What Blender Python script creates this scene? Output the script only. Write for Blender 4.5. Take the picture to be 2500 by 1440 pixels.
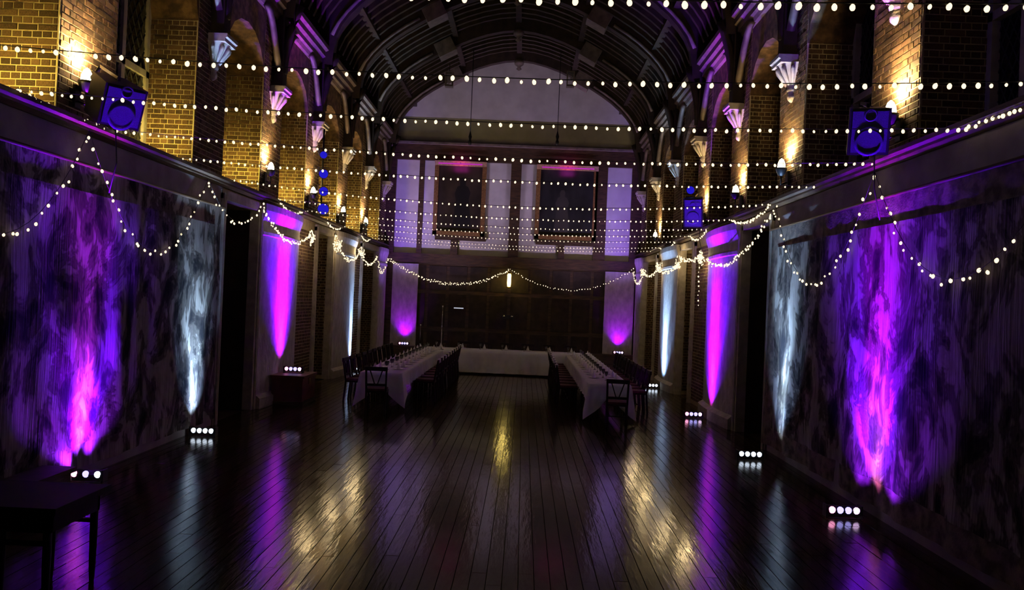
import bpy, math, random
from mathutils import Vector, Matrix
random.seed(7)
R = math.radians
sc = bpy.context.scene
for o in list(bpy.data.objects): bpy.data.objects.remove(o)
col = sc.collection

# ------------------------------------------------------------------ camera
F = 1944.0                                   # focal length in pixels of the 2500 x 1440 frame
CAM = Vector((0, 0, 2.35))
cd = bpy.data.cameras.new('camera'); cam = bpy.data.objects.new('camera', cd); col.objects.link(cam)
cd.sensor_width = 36; cd.lens = F / 2500 * 36; cd.clip_end = 200
cam.location = CAM
YAW, PITCH, ROLL = math.atan(29 / F), math.atan(14 / F), R(2.4)
CR = Matrix.Rotation(YAW, 3, 'Z') @ Matrix.Rotation(R(90) + PITCH, 3, 'X') @ Matrix.Rotation(ROLL, 3, 'Z')
cam.rotation_euler = CR.to_euler()
sc.camera = cam
def ray(px, py): return CR @ Vector(((px - 1250) / F, -(py - 720) / F, -1))
def on_wall(px, py, X):  d = ray(px, py); return CAM + d * ((X - CAM.x) / d.x)
def at_y(px, py, Y):     d = ray(px, py); return CAM + d * ((Y - CAM.y) / d.y)
def on_z(px, py, z):     d = ray(px, py); return CAM + d * ((z - CAM.z) / d.z)

# ------------------------------------------------------------------ world, view
w = bpy.data.worlds.new('night'); sc.world = w; w.use_nodes = True
w.node_tree.nodes['Background'].inputs[0].default_value = (0.25, 0.28, 0.6, 1)
w.node_tree.nodes['Background'].inputs[1].default_value = 0.0012
sc.view_settings.view_transform = 'Standard'; sc.view_settings.look = 'None'
sc.view_settings.gamma = 1; sc.view_settings.use_curve_mapping = False
sc.view_settings.exposure = 0.0
sc.cycles.debug_bvh_type = 'STATIC_BVH'; sc.cycles.use_light_tree = False; sc.cycles.adaptive_threshold = .04
sc.cycles.max_bounces = 4; sc.cycles.diffuse_bounces = 2; sc.cycles.glossy_bounces = 2; sc.cycles.transmission_bounces = 3

# light strengths
BULB = 1.7          # fairy light bulbs
SCONCE = 260.0       # wall sconce lamps (W)
PURPLE = 1.0        # LED wash factors
WHITE = 1.0

# ------------------------------------------------------------------ room numbers
XL, XR, YE = -5.3, 4.25, 30.2
XC = (XL + XR) / 2
LEDGE, PLATE = 4.2, 7.85
PIER_Y = [6.2, 9.4, 13.05, 16.2, 19.4, 22.6, 25.8, 29.0]
Y0 = -2.5

# ------------------------------------------------------------------ materials
def mat(name, color, rough=0.6, metal=0.0, spec=0.5):
    m = bpy.data.materials.new(name); m.use_nodes = True
    b = m.node_tree.nodes['Principled BSDF']
    b.inputs['Base Color'].default_value = (*color, 1)
    b.inputs['Roughness'].default_value = rough; b.inputs['Metallic'].default_value = metal
    b.inputs['Specular IOR Level'].default_value = spec
    return m
def nd(m, t, **kw):
    n = m.node_tree.nodes.new(t)
    for k, v in kw.items(): setattr(n, k, v)
    return n
def lk(m, a, b): m.node_tree.links.new(a, b)
def ramp(m, stops):
    n = nd(m, 'ShaderNodeValToRGB'); e = n.color_ramp.elements
    while len(e) < len(stops): e.new(0.5)
    for el, (p, c) in zip(e, stops): el.position = p; el.color = (*c, 1)
    return n
def noisy(name, stops, scale=(1, 1, 1), nscale=4.0, detail=2, rough=0.6, bump=0.0, bscale=30, coord='Object', metal=0, rand=0.0, spec=0.5):
    m = mat(name, (1, 1, 1), rough, metal, spec); b = m.node_tree.nodes['Principled BSDF']
    tc = nd(m, 'ShaderNodeTexCoord'); mp = nd(m, 'ShaderNodeMapping'); mp.inputs['Scale'].default_value = scale
    lk(m, tc.outputs[coord], mp.inputs['Vector'])
    nz = nd(m, 'ShaderNodeTexNoise'); nz.inputs['Scale'].default_value = nscale; nz.inputs['Detail'].default_value = detail
    lk(m, mp.outputs[0], nz.inputs['Vector'])
    r = ramp(m, stops)
    if rand:
        oi = nd(m, 'ShaderNodeObjectInfo'); ma = nd(m, 'ShaderNodeMath', operation='MULTIPLY_ADD')
        ma.inputs[1].default_value = rand; lk(m, oi.outputs['Random'], ma.inputs[0])
        sb = nd(m, 'ShaderNodeMath', operation='SUBTRACT'); sb.inputs[1].default_value = rand / 2
        lk(m, nz.outputs['Fac'], sb.inputs[0]); lk(m, sb.outputs[0], ma.inputs[2]); lk(m, ma.outputs[0], r.inputs[0])
    else:
        lk(m, nz.outputs['Fac'], r.inputs[0])
    lk(m, r.outputs[0], b.inputs['Base Color'])
    if bump:
        n2 = nd(m, 'ShaderNodeTexNoise'); n2.inputs['Scale'].default_value = bscale; n2.inputs['Detail'].default_value = 2
        lk(m, mp.outputs[0], n2.inputs['Vector'])
        bp = nd(m, 'ShaderNodeBump'); bp.inputs['Strength'].default_value = bump; bp.inputs['Distance'].default_value = 0.02
        lk(m, n2.outputs['Fac'], bp.inputs['Height']); lk(m, bp.outputs[0], b.inputs['Normal'])
    return m
def emit(name, color, strength):
    m = bpy.data.materials.new(name); m.use_nodes = True; m.node_tree.nodes.clear()
    e = nd(m, 'ShaderNodeEmission'); e.inputs[0].default_value = (*color, 1); e.inputs[1].default_value = strength
    o = nd(m, 'ShaderNodeOutputMaterial'); lk(m, e.outputs[0], o.inputs[0]); return m

M = {}
M['brick'] = noisy('brick', [(0.3, (.055, .030, .014)), (0.5, (.11, .06, .026)), (0.7, (.19, .11, .05))], nscale=9, rough=.85, bump=.5, bscale=60, coord='Generated', rand=.5)
M['brickwork'] = noisy('brickwork', [(0.33, (.055, .030, .014)), (0.5, (.11, .06, .026)), (0.66, (.19, .11, .05))], nscale=7, detail=2, rough=.85, bump=.5, bscale=60)
M['mortar'] = noisy('mortar', [(0.3, (.46, .37, .20)), (0.7, (.66, .55, .32))], nscale=12, rough=.95, bump=.4, bscale=80)
M['plaster'] = noisy('plaster', [(0.3, (.60, .57, .54)), (0.7, (.72, .69, .66))], nscale=2.5, rough=.9, bump=.15, bscale=12)
M['wall_plaster'] = noisy('wall_plaster', [(0.3, (.24, .20, .20)), (0.7, (.36, .31, .30))], nscale=3, rough=.9, bump=.2, bscale=20)
M['stone'] = noisy('stone', [(0.3, (.42, .37, .30)), (0.7, (.60, .54, .45))], nscale=6, rough=.85, bump=.5, bscale=25)
M['pilaster_stone'] = noisy('pilaster_stone', [(0.3, (.42, .38, .36)), (0.7, (.62, .57, .54))], scale=(1, 1, .5), nscale=8, rough=.8, bump=.6, bscale=22)
M['oak'] = noisy('oak', [(0.3, (.035, .018, .009)), (0.7, (.10, .055, .026))], scale=(1, 1, 6), nscale=3, rough=.55, bump=.2, bscale=12)
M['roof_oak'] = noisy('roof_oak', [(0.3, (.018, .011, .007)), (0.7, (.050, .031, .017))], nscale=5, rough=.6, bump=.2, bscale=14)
M['pale_oak'] = noisy('pale_oak', [(0.3, (.12, .095, .075)), (0.7, (.24, .195, .155))], nscale=5, rough=.6, bump=.2, bscale=14)
M['mid_oak'] = noisy('mid_oak', [(0.3, (.11, .08, .06)), (0.7, (.22, .17, .13))], nscale=5, rough=.6, bump=.2, bscale=14)
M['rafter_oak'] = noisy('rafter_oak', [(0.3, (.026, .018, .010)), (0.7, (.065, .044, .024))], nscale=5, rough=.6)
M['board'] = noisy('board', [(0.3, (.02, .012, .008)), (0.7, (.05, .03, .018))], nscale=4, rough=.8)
M['black'] = noisy('black_metal', [(0.3, (.010, .010, .011)), (0.7, (.018, .018, .02))], nscale=20, rough=.45)
M['grille'] = noisy('speaker_grille', [(0.4, (.05, .05, .12)), (0.6, (.09, .09, .19))], nscale=160, detail=1, rough=.5)
M['chrome'] = mat('chrome', (.75, .75, .75), .22, 1)
M['brass'] = noisy('brass', [(0.3, (.5, .33, .1)), (0.7, (.7, .5, .2))], nscale=10, rough=.35, metal=1)
M['gilt'] = noisy('gilt_frame', [(0.3, (.16, .08, .025)), (0.7, (.34, .18, .06))], nscale=20, rough=.5, bump=.5, bscale=40)
M['cloth'] = noisy('white_cloth', [(0.3, (.74, .72, .72)), (0.7, (.84, .82, .82))], nscale=5, rough=.9, bump=.12, bscale=9)
M['china'] = mat('china', (.8, .79, .77), .25)
M['napkin'] = noisy('napkin', [(0.3, (.75, .74, .72)), (0.7, (.86, .85, .84))], nscale=12, rough=.9)
M['chairwood'] = noisy('chair_wood', [(0.3, (.010, .006, .006)), (0.7, (.024, .012, .010))], nscale=8, rough=.6, spec=.25)
M['maroon'] = noisy('maroon_fabric', [(0.3, (.06, .012, .014)), (0.7, (.12, .025, .028))], nscale=18, rough=.85)
M['redwood'] = noisy('red_wood', [(0.3, (.10, .03, .02)), (0.7, (.18, .06, .04))], nscale=6, rough=.5)
M['wire'] = mat('cable', (.015, .015, .012), .6)
M['leading'] = mat('leading', (.07, .07, .075), .5, .3)
M['bulb'] = emit('bulb_glow', (1.0, .80, .50), BULB); M['bulb'].cycles.emission_sampling = 'NONE'
M['sconce_glow'] = emit('sconce_glow', (1.0, .78, .42), 30)
M['lantern_glow'] = emit('lantern_glow', (1.0, .74, .22), 6)
M['led_white'] = emit('led_white', (.75, .85, 1.0), 2)
M['led_blue'] = emit('led_blue', (.45, .40, 1.0), 2)
M['led_red'] = emit('led_red', (1.0, .35, .6), 3)
M['led_pink'] = emit('led_pink', (.9, .6, 1.0), 2)
M['blue_lens'] = emit('blue_lens', (.03, .02, 1.0), .55)
M['magenta_tube'] = emit('magenta_tube', (.9, .05, .8), .5)
M['green_led'] = emit('green_led', (.5, 1, .1), 3)
# wine glass
g = mat('glass', (.9, .9, .92), .05); g.node_tree.nodes['Principled BSDF'].inputs['Transmission Weight'].default_value = .9; M['glass'] = g
# dark window glass
m = mat('night_glass', (.006, .007, .012), .08, 0, .6)
tc = nd(m, 'ShaderNodeTexCoord'); vz = nd(m, 'ShaderNodeTexNoise'); vz.inputs['Scale'].default_value = 6
bp = nd(m, 'ShaderNodeBump'); bp.inputs['Strength'].default_value = .35; bp.inputs['Distance'].default_value = .03
lk(m, tc.outputs['Object'], vz.inputs['Vector']); lk(m, vz.outputs['Fac'], bp.inputs['Height']); lk(m, bp.outputs[0], m.node_tree.nodes['Principled BSDF'].inputs['Normal'])
M['night_glass'] = m
# polished floor boards: grain along Y, gloss varies with wear
m = noisy('floor_oak', [(0.25, (.030, .016, .009)), (0.5, (.055, .030, .016)), (0.75, (.085, .048, .026))], scale=(14, .9, 1), nscale=2.2, detail=3, rough=.25, rand=.35)
b = m.node_tree.nodes['Principled BSDF']
tc = nd(m, 'ShaderNodeTexCoord'); gp = nd(m, 'ShaderNodeNewGeometry')
n1 = nd(m, 'ShaderNodeTexNoise'); n1.inputs['Scale'].default_value = 1.7; n1.inputs['Detail'].default_value = 4
lk(m, gp.outputs['Position'], n1.inputs['Vector'])
mr = nd(m, 'ShaderNodeMapRange'); mr.inputs[3].default_value = .08; mr.inputs[4].default_value = .19
lk(m, n1.outputs['Fac'], mr.inputs[0]); lk(m, mr.outputs[0], b.inputs['Roughness'])
mp = nd(m, 'ShaderNodeMapping'); mp.inputs['Scale'].default_value = (16, 2.5, 1); lk(m, gp.outputs['Position'], mp.inputs['Vector'])
n2 = nd(m, 'ShaderNodeTexNoise'); n2.inputs['Scale'].default_value = 1.3; n2.inputs['Detail'].default_value = 3; lk(m, mp.outputs[0], n2.inputs['Vector'])
bp = nd(m, 'ShaderNodeBump'); bp.inputs['Strength'].default_value = .18; bp.inputs['Distance'].default_value = .01
lk(m, n2.outputs['Fac'], bp.inputs['Height']); lk(m, bp.outputs[0], b.inputs['Normal'])
M['floor'] = m
# woven verdure tapestry: blotchy figures and foliage, vertical threads
def tapestry_mat(name, seed):
    m = mat(name, (1, 1, 1), .95, 0, .1); b = m.node_tree.nodes['Principled BSDF']
    tc = nd(m, 'ShaderNodeTexCoord'); mp = nd(m, 'ShaderNodeMapping'); mp.inputs['Scale'].default_value = (1, 1, .62); mp.inputs['Location'].default_value = (seed, seed * 2, 0)
    lk(m, tc.outputs['Object'], mp.inputs['Vector'])
    n1 = nd(m, 'ShaderNodeTexNoise'); n1.inputs['Scale'].default_value = 1.9; n1.inputs['Detail'].default_value = 4; n1.inputs['Roughness'].default_value = .68; n1.inputs['Distortion'].default_value = .6
    lk(m, mp.outputs[0], n1.inputs['Vector'])
    vo = nd(m, 'ShaderNodeTexVoronoi'); vo.inputs['Scale'].default_value = 5.5
    mx0 = nd(m, 'ShaderNodeMixRGB'); mx0.inputs[0].default_value = .25
    lk(m, mp.outputs[0], mx0.inputs[1]); lk(m, n1.outputs['Color'], mx0.inputs[2]); lk(m, mx0.outputs[0], vo.inputs['Vector'])
    mx = nd(m, 'ShaderNodeMath', operation='MULTIPLY_ADD'); mx.inputs[1].default_value = .22
    lk(m, vo.outputs['Distance'], mx.inputs[0]); lk(m, n1.outputs['Fac'], mx.inputs[2])
    r = ramp(m, [(.44, (.020, .018, .022)), (.52, (.055, .046, .042)), (.565, (.16, .135, .11)), (.61, (.12, .10, .085)), (.66, (.40, .35, .29)), (.80, (.52, .46, .39))])
    lk(m, mx.outputs[0], r.inputs[0])
    mp2 = nd(m, 'ShaderNodeMapping'); mp2.inputs['Scale'].default_value = (26, 26, 1.2); lk(m, tc.outputs['Object'], mp2.inputs['Vector'])
    n3 = nd(m, 'ShaderNodeTexNoise'); n3.inputs['Scale'].default_value = 1.5; n3.inputs['Detail'].default_value = 3; lk(m, mp2.outputs[0], n3.inputs['Vector'])
    r3 = ramp(m, [(.3, (.55, .55, .55)), (.7, (1, 1, 1))]); lk(m, n3.outputs['Fac'], r3.inputs[0])
    mu = nd(m, 'ShaderNodeMixRGB', blend_type='MULTIPLY'); mu.inputs[0].default_value = 1
    lk(m, r.outputs[0], mu.inputs[1]); lk(m, r3.outputs[0], mu.inputs[2]); lk(m, mu.outputs[0], b.inputs['Base Color'])
    bp = nd(m, 'ShaderNodeBump'); bp.inputs['Strength'].default_value = .5; bp.inputs['Distance'].default_value = .03
    lk(m, n3.outputs['Fac'], bp.inputs['Height']); lk(m, bp.outputs[0], b.inputs['Normal'])
    return m
M['tapestry_a'] = tapestry_mat('tapestry_weave_a', 1.7)
M['tapestry_b'] = tapestry_mat('tapestry_weave_b', 6.3)
M['tapestry_border'] = noisy('tapestry_border', [(0.35, (.10, .075, .06)), (0.6, (.26, .20, .15))], nscale=7, rough=.95, bump=.4, bscale=40)
# painted canvas: a dim seated figure on brown ground, plain blotches
def canvas_mat(name, a, b_, seed):
    m = noisy(name, [(0.35, a), (0.65, b_)], scale=(1, 1, .6), nscale=1.7 + seed * .3, rough=.5); return m
M['canvas_a'] = canvas_mat('canvas_a', (.02, .013, .010), (.06, .04, .03), 1)
M['canvas_b'] = canvas_mat('canvas_b', (.008, .008, .012), (.03, .03, .035), 2)
M['figure_dark'] = mat('painted_figure_dark', (.006, .005, .006), .6)
M['figure_pale'] = mat('painted_figure_pale', (.055, .05, .048), .6)

# ------------------------------------------------------------------ mesh helpers
class MB:
    def __init__(s): s.v = []; s.f = []; s.smooth = []
    def add(s, vs, fs, sm=False):
        n = len(s.v); s.v += [tuple(p) for p in vs]; s.f += [tuple(i + n for i in f) for f in fs]; s.smooth += [sm] * len(fs); return s
    def box(s, x0, x1, y0, y1, z0, z1):
        vs = [(x, y, z) for x in (x0, x1) for y in (y0, y1) for z in (z0, z1)]
        return s.add(vs, [(0, 1, 3, 2), (4, 6, 7, 5), (0, 4, 5, 1), (2, 3, 7, 6), (0, 2, 6, 4), (1, 5, 7, 3)])
    def hexa(s, vs):   # 8 verts, same order as box
        return s.add(vs, [(0, 1, 3, 2), (4, 6, 7, 5), (0, 4, 5, 1), (2, 3, 7, 6), (0, 2, 6, 4), (1, 5, 7, 3)])
    def bar(s, a, b, wx, wy=None, up=(0, 0, 1)):   # rectangular bar from a to b
        a, b = Vector(a), Vector(b); wy = wy or wx; d = (b - a).normalized(); up = Vector(up)
        if abs(d.dot(up)) > .99: up = Vector((1, 0, 0))
        x = d.cross(up).normalized(); y = x.cross(d).normalized()
        vs = [p + x * (i * wx / 2) + y * (j * wy / 2) for p in (a, b) for i in (-1, 1) for j in (-1, 1)]
        return s.hexa(vs)
    def tube(s, pts, r, n=6, caps=True):
        pts = [Vector(p) for p in pts]; rs = r if isinstance(r, (list, tuple)) else [r] * len(pts)
        vs, fs = [], []; up = Vector((0, 0, 1))
        for i, p in enumerate(pts):
            d = (pts[min(i + 1, len(pts) - 1)] - pts[max(i - 1, 0)]).normalized()
            u = up if abs(d.dot(up)) < .95 else Vector((1, 0, 0))
            x = d.cross(u).normalized(); y = x.cross(d).normalized()
            vs += [p + (x * math.cos(t) + y * math.sin(t)) * rs[i] for t in (2 * math.pi * k / n for k in range(n))]
        for i in range(len(pts) - 1):
            for k in range(n): fs.append((i * n + k, i * n + (k + 1) % n, (i + 1) * n + (k + 1) % n, (i + 1) * n + k))
        if caps: fs += [tuple(range(n))[::-1], tuple(range((len(pts) - 1) * n, len(pts) * n))]
        return s.add(vs, fs, True)
    def lathe(s, prof, n=12, c=(0, 0, 0), axis='z', a0=0, a1=2 * math.pi):   # prof: (radius, height)
        full = abs(a1 - a0 - 2 * math.pi) < 1e-6; k = n if full else n + 1; vs, fs = [], []
        for (r, h) in prof:
            for i in range(k):
                t = a0 + (a1 - a0) * i / n; p = (r * math.cos(t), r * math.sin(t), h)
                if axis == 'y': p = (p[0], h, p[1])
                if axis == 'x': p = (h, p[0], p[1])
                vs.append((p[0] + c[0], p[1] + c[1], p[2] + c[2]))
        for j in range(len(prof) - 1):
            for i in range(k - (0 if full else 1)):
                i2 = (i + 1) % k; fs.append((j * k + i, j * k + i2, (j + 1) * k + i2, (j + 1) * k + i))
        return s.add(vs, fs, True)
    def prism(s, poly, y0, y1):    # poly in (x, z), extruded along y
        n = len(poly); vs = [(x, y0, z) for x, z in poly] + [(x, y1, z) for x, z in poly]
        fs = [tuple(range(n)), tuple(range(2 * n - 1, n - 1, -1))] + [(i, i + n, (i + 1) % n + n, (i + 1) % n) for i in range(n)]
        return s.add(vs, fs)
    def prism_x(s, poly, x0, x1):  # poly in (y, z), extruded along x
        n = len(poly); vs = [(x0, y, z) for y, z in poly] + [(x1, y, z) for y, z in poly]
        fs = [tuple(range(n)), tuple(range(2 * n - 1, n - 1, -1))] + [(i, i + n, (i + 1) % n + n, (i + 1) % n) for i in range(n)]
        return s.add(vs, fs)
    def mesh(s, name):
        me = bpy.data.meshes.new(name); me.from_pydata(s.v, [], s.f)
        me.polygons.foreach_set('use_smooth', s.smooth); me.update()
        import bmesh
        bm = bmesh.new(); bm.from_mesh(me); bmesh.ops.recalc_face_normals(bm, faces=bm.faces); bm.to_mesh(me); bm.free()
        return me
    def build(s, name, m, parent=None, **kw): return link(name, s.mesh(name), m, parent, **kw)
def link(name, me, m, parent=None, loc=None, rot=None, scale=None):
    o = bpy.data.objects.new(name, me); col.objects.link(o)
    if m is not None and me is not None and not me.materials: me.materials.append(m)
    if parent: o.parent = parent
    if loc is not None: o.location = loc
    if rot is not None: o.rotation_euler = rot
    if scale is not None: o.scale = scale
    return o
def tag(o, label=None, cat=None, group=None, kind=None):
    if label: o['label'] = label
    if cat: o['category'] = cat
    if group: o['group'] = group
    if kind: o['kind'] = kind
    return o
def empty(name, loc=(0, 0, 0), rz=0.0):
    o = bpy.data.objects.new(name, None); col.objects.link(o); o.location = loc; o.rotation_euler = (0, 0, rz); o.empty_display_size = .1; return o
def copy_tree(o, parent=None):
    c = o.copy(); col.objects.link(c)
    if parent: c.parent = parent
    for ch in list(o.children): copy_tree(ch, c)
    return c
def lamp(name, kind, color, power, loc, parent=None, target=None, size=60, blend=1.0, radius=.05):
    l = bpy.data.lights.new(name, kind); l.color = color; l.energy = power; l.shadow_soft_size = radius
    if kind == 'SPOT': l.spot_size = R(size); l.spot_blend = blend
    o = bpy.data.objects.new(name, l); col.objects.link(o)
    if parent: o.parent = parent
    o.location = loc
    if target is not None: o.rotation_euler = (Vector(target) - Vector(loc)).to_track_quat('-Z', 'Y').to_euler()
    return o
ORD = ['first', 'second', 'third', 'fourth', 'fifth', 'sixth', 'seventh', 'eighth', 'ninth', 'tenth', 'eleventh', 'twelfth']

# ------------------------------------------------------------------ floor
PW = .135
fl = MB().box(XL - 1.6, XR + 1.6, Y0, YE + 1, -.3, -.022).build('floor', M['oak']); tag(fl, 'dark polished oak boards laid along the hall', 'floor', kind='structure')
planks = []
x = XL - .05
rng = random.Random(3)
while x < XR + .05:
    y = Y0 + rng.uniform(-2, 0)
    while y < YE:
        L = rng.uniform(2.2, 4.2); planks.append((x, y, min(L, YE + .1 - y))); y += L
    x += PW
def plank_share(p):
    x, y, L = p; y1 = max(y + L, 5.9); y0 = max(y, 5.9)
    if y + L < 6.2: return 0
    yc = (y0 + y1) / 2
    if abs((x - CAM.x) / yc) > .68: return 0
    return PW * (y1 - y0) / yc ** 3
planks.sort(key=plank_share, reverse=True)
pm = MB().add([(-PW / 2 + .002, 0, -.01), (PW / 2 - .002, 0, -.02), (PW / 2 - .002, 1, -.02), (-PW / 2 + .002, 1, -.02),
               (-PW / 2 + .0035, 0.001, 0), (PW / 2 - .0035, 0.001, 0), (PW / 2 - .0035, .999, 0), (-PW / 2 + .0035, .999, 0)],
              [(4, 5, 6, 7), (0, 1, 5, 4), (1, 2, 6, 5), (2, 3, 7, 6), (3, 0, 4, 7)]).mesh('plank'); pm.materials.append(M['floor'])
rest = MB()
for i, (x, y, L) in enumerate(planks):
    tilt, dz = R(rng.gauss(0, .22)), rng.uniform(-.0012, 0)
    if i < 300:
        link('plank', pm, None, fl, (x + PW / 2, y, dz), (R(rng.gauss(0, .02)), tilt, 0), (1, L, 1))
    else:
        t = math.tan(tilt); a, b = x + .0035, x + PW - .0035; cx = x + PW / 2
        rest.add([(a, y + .001, dz - (a - cx) * t), (b, y + .001, dz - (b - cx) * t), (b, y + L - .001, dz - (b - cx) * t), (a, y + L - .001, dz - (a - cx) * t),
                  (x + .002, y + .001, -.02), (x + PW - .002, y + .001, -.02), (x + PW - .002, y + L - .001, -.02), (x + .002, y + L - .001, -.02)],
                 [(0, 1, 2, 3), (4, 5, 1, 0), (5, 6, 2, 1), (6, 7, 3, 2), (7, 4, 0, 3)])
tag(rest.build('floorboards', M['floor'], fl), kind='stuff')

# ------------------------------------------------------------------ side walls
PIER_HW = .62      # half width of each upper pier
WD = .80           # depth of the window recesses
def wx(s, d): return (XL - d) if s < 0 else (XR + d)          # d = depth behind the wall face
def box_wall(mb, s, d0, d1, y0, y1, z0, z1):
    a, b = sorted((wx(s, d0), wx(s, d1))); mb.box(a, b, y0, y1, z0, z1)
SHIFT = {-1: 0.0, 1: 0.0}
# lower openings (y0, y1)
OPEN = [(13.75, 15.55), (20.0, 21.7), (25.6, 28.4)]
PILA = [(17.05, 1.3), (23.2, 1.3), (29.25, .85)]
brick_meshes = {}
def brick_mesh(wid):
    if wid not in brick_meshes:
        h, d, c = .066, .009, .004; w2 = wid / 2
        me = MB().add([(-w2, 0, 0), (w2, 0, 0), (w2, 0, h), (-w2, 0, h), (-w2 + c, -d, c), (w2 - c, -d, c), (w2 - c, -d, h - c), (-w2 + c, -d, h - c)],
                 [(4, 5, 6, 7), (0, 1, 5, 4), (1, 2, 6, 5), (2, 3, 7, 6), (3, 0, 4, 7)]).mesh('brick'); me.materials.append(M['brick'])
        brick_meshes[wid] = me
    return brick_meshes[wid]
def brick_face(out, o, u, width, z0, z1, nrm):
    """collect bricks laid in English bond over a face: o = lower left corner, u = unit vector along the face"""
    course = .078; k = 0; z = z0 + .006
    while z + .066 < z1:
        wid = .215 if k % 2 == 0 else .102; pos = .0 if k % 2 == 0 else -.05
        pos += rng.uniform(-.012, .0)
        while pos < width:
            a, b = max(pos, 0), min(pos + wid, width)
            if b - a > .03: out.append((o + u * ((a + b) / 2) + Vector((0, 0, z)), u, nrm, b - a, rng.uniform(-.003, .004)))
            pos += wid + .012
        z += course; k += 1
def brick_into(mb, b):
    c, u, n, w_, j = b; h, d, e = .066, .009 + j, .004; w2 = w_ / 2
    P = lambda a, dd, z: c + u * a + n * dd + Vector((0, 0, z))
    mb.add([P(-w2, 0, 0), P(w2, 0, 0), P(w2, 0, h), P(-w2, 0, h), P(-w2 + e, d, e), P(w2 - e, d, e), P(w2 - e, d, h - e), P(-w2 + e, d, h - e)],
           [(4, 5, 6, 7), (0, 1, 5, 4), (1, 2, 6, 5), (2, 3, 7, 6), (3, 0, 4, 7)])
win_n = 0
for s in (-1, 1):
    side = 'left' if s < 0 else 'right'
    wall = MB()
    # lower storey with openings
    cuts = [Y0] + [v for o_ in OPEN for v in o_] + [YE]
    for a, b in zip(cuts[::2], cuts[1::2]): box_wall(wall, s, 0, WD + .3, a, b, 0, LEDGE)
    for a, b in OPEN:
        box_wall(wall, s, 0, WD + .3, a, b, 3.95, LEDGE)
        box_wall(wall, s, WD + .3, WD + .5, a - .2, b + .2, 0, LEDGE)
    # upper storey: piers and window heads
    for y in PIER_Y: box_wall(wall, s, 0, WD + .3, y - PIER_HW, y + PIER_HW, LEDGE, PLATE)
    gaps = [(-2.5, PIER_Y[0] - PIER_HW)] + [(a + PIER_HW, b - PIER_HW) for a, b in zip(PIER_Y, PIER_Y[1:])] + [(PIER_Y[-1] + PIER_HW, YE)]
    heads = []
    for gi, (a, b) in enumerate(gaps):
        ym = (a + b) / 2; hw = (b - a) / 2; hd_ = MB()
        # segmental arch head
        N = 8; pts = [(ym + hw * math.cos(math.pi * i / N), 6.55 + .75 * math.sin(math.pi * i / N)) for i in range(N + 1)]
        for i in range(N):
            (ya, za), (yb, zb) = pts[i], pts[i + 1]
            vs = [(wx(s, d), yy, zz) for d in (0, WD + .3) for (yy, zz) in ((ya, za), (ya, PLATE), (yb, zb), (yb, PLATE))]
            hd_.hexa(vs)
        heads.append(hd_)
    wo = wall.build('wall_' + side, M['mortar']); tag(wo, 'brick side wall with deep window recesses', 'wall', kind='structure')
    for hd_ in heads: hd_.build('window_head', M['brickwork'], wo)
    # bricks
    bl = []
    for y in PIER_Y:
        brick_face(bl, Vector((wx(s, 0), y - PIER_HW + .02, LEDGE)), Vector((0, 1, 0)), 2 * PIER_HW - .04, 0, PLATE - LEDGE, Vector((-s, 0, 0)))
        brick_face(bl, Vector((wx(s, .0 + .02), y - PIER_HW, LEDGE)), Vector((s, 0, 0)), WD - .02, 0, PLATE - LEDGE - .9, Vector((0, -1, 0)))
    for (a, b) in ((18.4, 20.0), (21.7, 22.0), (24.5, 25.6)):
        brick_face(bl, Vector((wx(s, 0), a + .1, 0)), Vector((0, 1, 0)), b - a - .2, .1, LEDGE - .3, Vector((-s, 0, 0)))
    for (a, b) in OPEN[1:]:
        brick_face(bl, Vector((wx(s, .1), b, 0)), Vector((s, 0, 0)), .7, .1, 3.9, Vector((0, -1, 0)))
    def share(b_):
        p = b_[0] - CAM
        if p.y < 5: return 0
        px, pz = p.x / p.y * F + 29, p.z / p.y * F - 14
        if abs(px) > 1300 or pz > 760 or b_[0].z < LEDGE: return 0
        fx = abs(b_[2].dot(p.normalized())); return b_[3] * fx / p.y ** 2
    bl.sort(key=share, reverse=True)
    for b_ in bl[:300]:
        c, u, n, w_, j = b_
        wid = .215 if w_ > .15 else .102
        rot = Matrix((u, -n, Vector((0, 0, 1)))).transposed()
        if rot.determinant() < 0: rot = Matrix((-u, -n, Vector((0, 0, 1)))).transposed()
        link('brick', brick_mesh(wid), None, wo, c + n * j, rot.to_euler(), (w_ / wid, 1, 1))
    mb = MB()
    for b_ in bl[300:]: brick_into(mb, b_)
    tag(mb.build('brickwork', M['brickwork'], wo), kind='stuff')
    # plastered strip above and behind the tapestry
    pb = MB(); box_wall(pb, s, -.03, 0, 3.0, 13.7, 0, LEDGE - .08); pb.build('plaster_face', M['wall_plaster'], wo)
    # ledge moulding
    for k, (a, b) in enumerate([(Y0, YE)]):
        lg = MB(); x0 = wx(s, 0)
        prof = [(0, -.10), (.05, -.10), (.09, -.05), (.09, -.02), (.14, 0), (.14, .05), (0, .05)]
        poly = [(x0 - s * d, LEDGE + z) for d, z in prof]
        lg.prism(poly, a, b); o = lg.build('trim_ledge_' + side, M['oak']); tag(o, 'dark moulded timber ledge along the ' + side + ' wall', 'ledge', kind='structure')
    # wall plate cornice under the roof
    x0 = wx(s, 0); prof = [(0, 0), (.08, 0), (.11, .08), (.17, .10), (.17, .2), (.24, .24), (.24, .36), (.31, .4), (.31, .5), (-.6, .5), (-.6, .0)]
    o = MB().prism([(x0 - s * d, PLATE + z) for d, z in prof], Y0, YE).build('trim_cornice_' + side, M['mid_oak']); tag(o, 'moulded timber wall plate below the roof on the ' + side, 'cornice', kind='structure')
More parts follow.
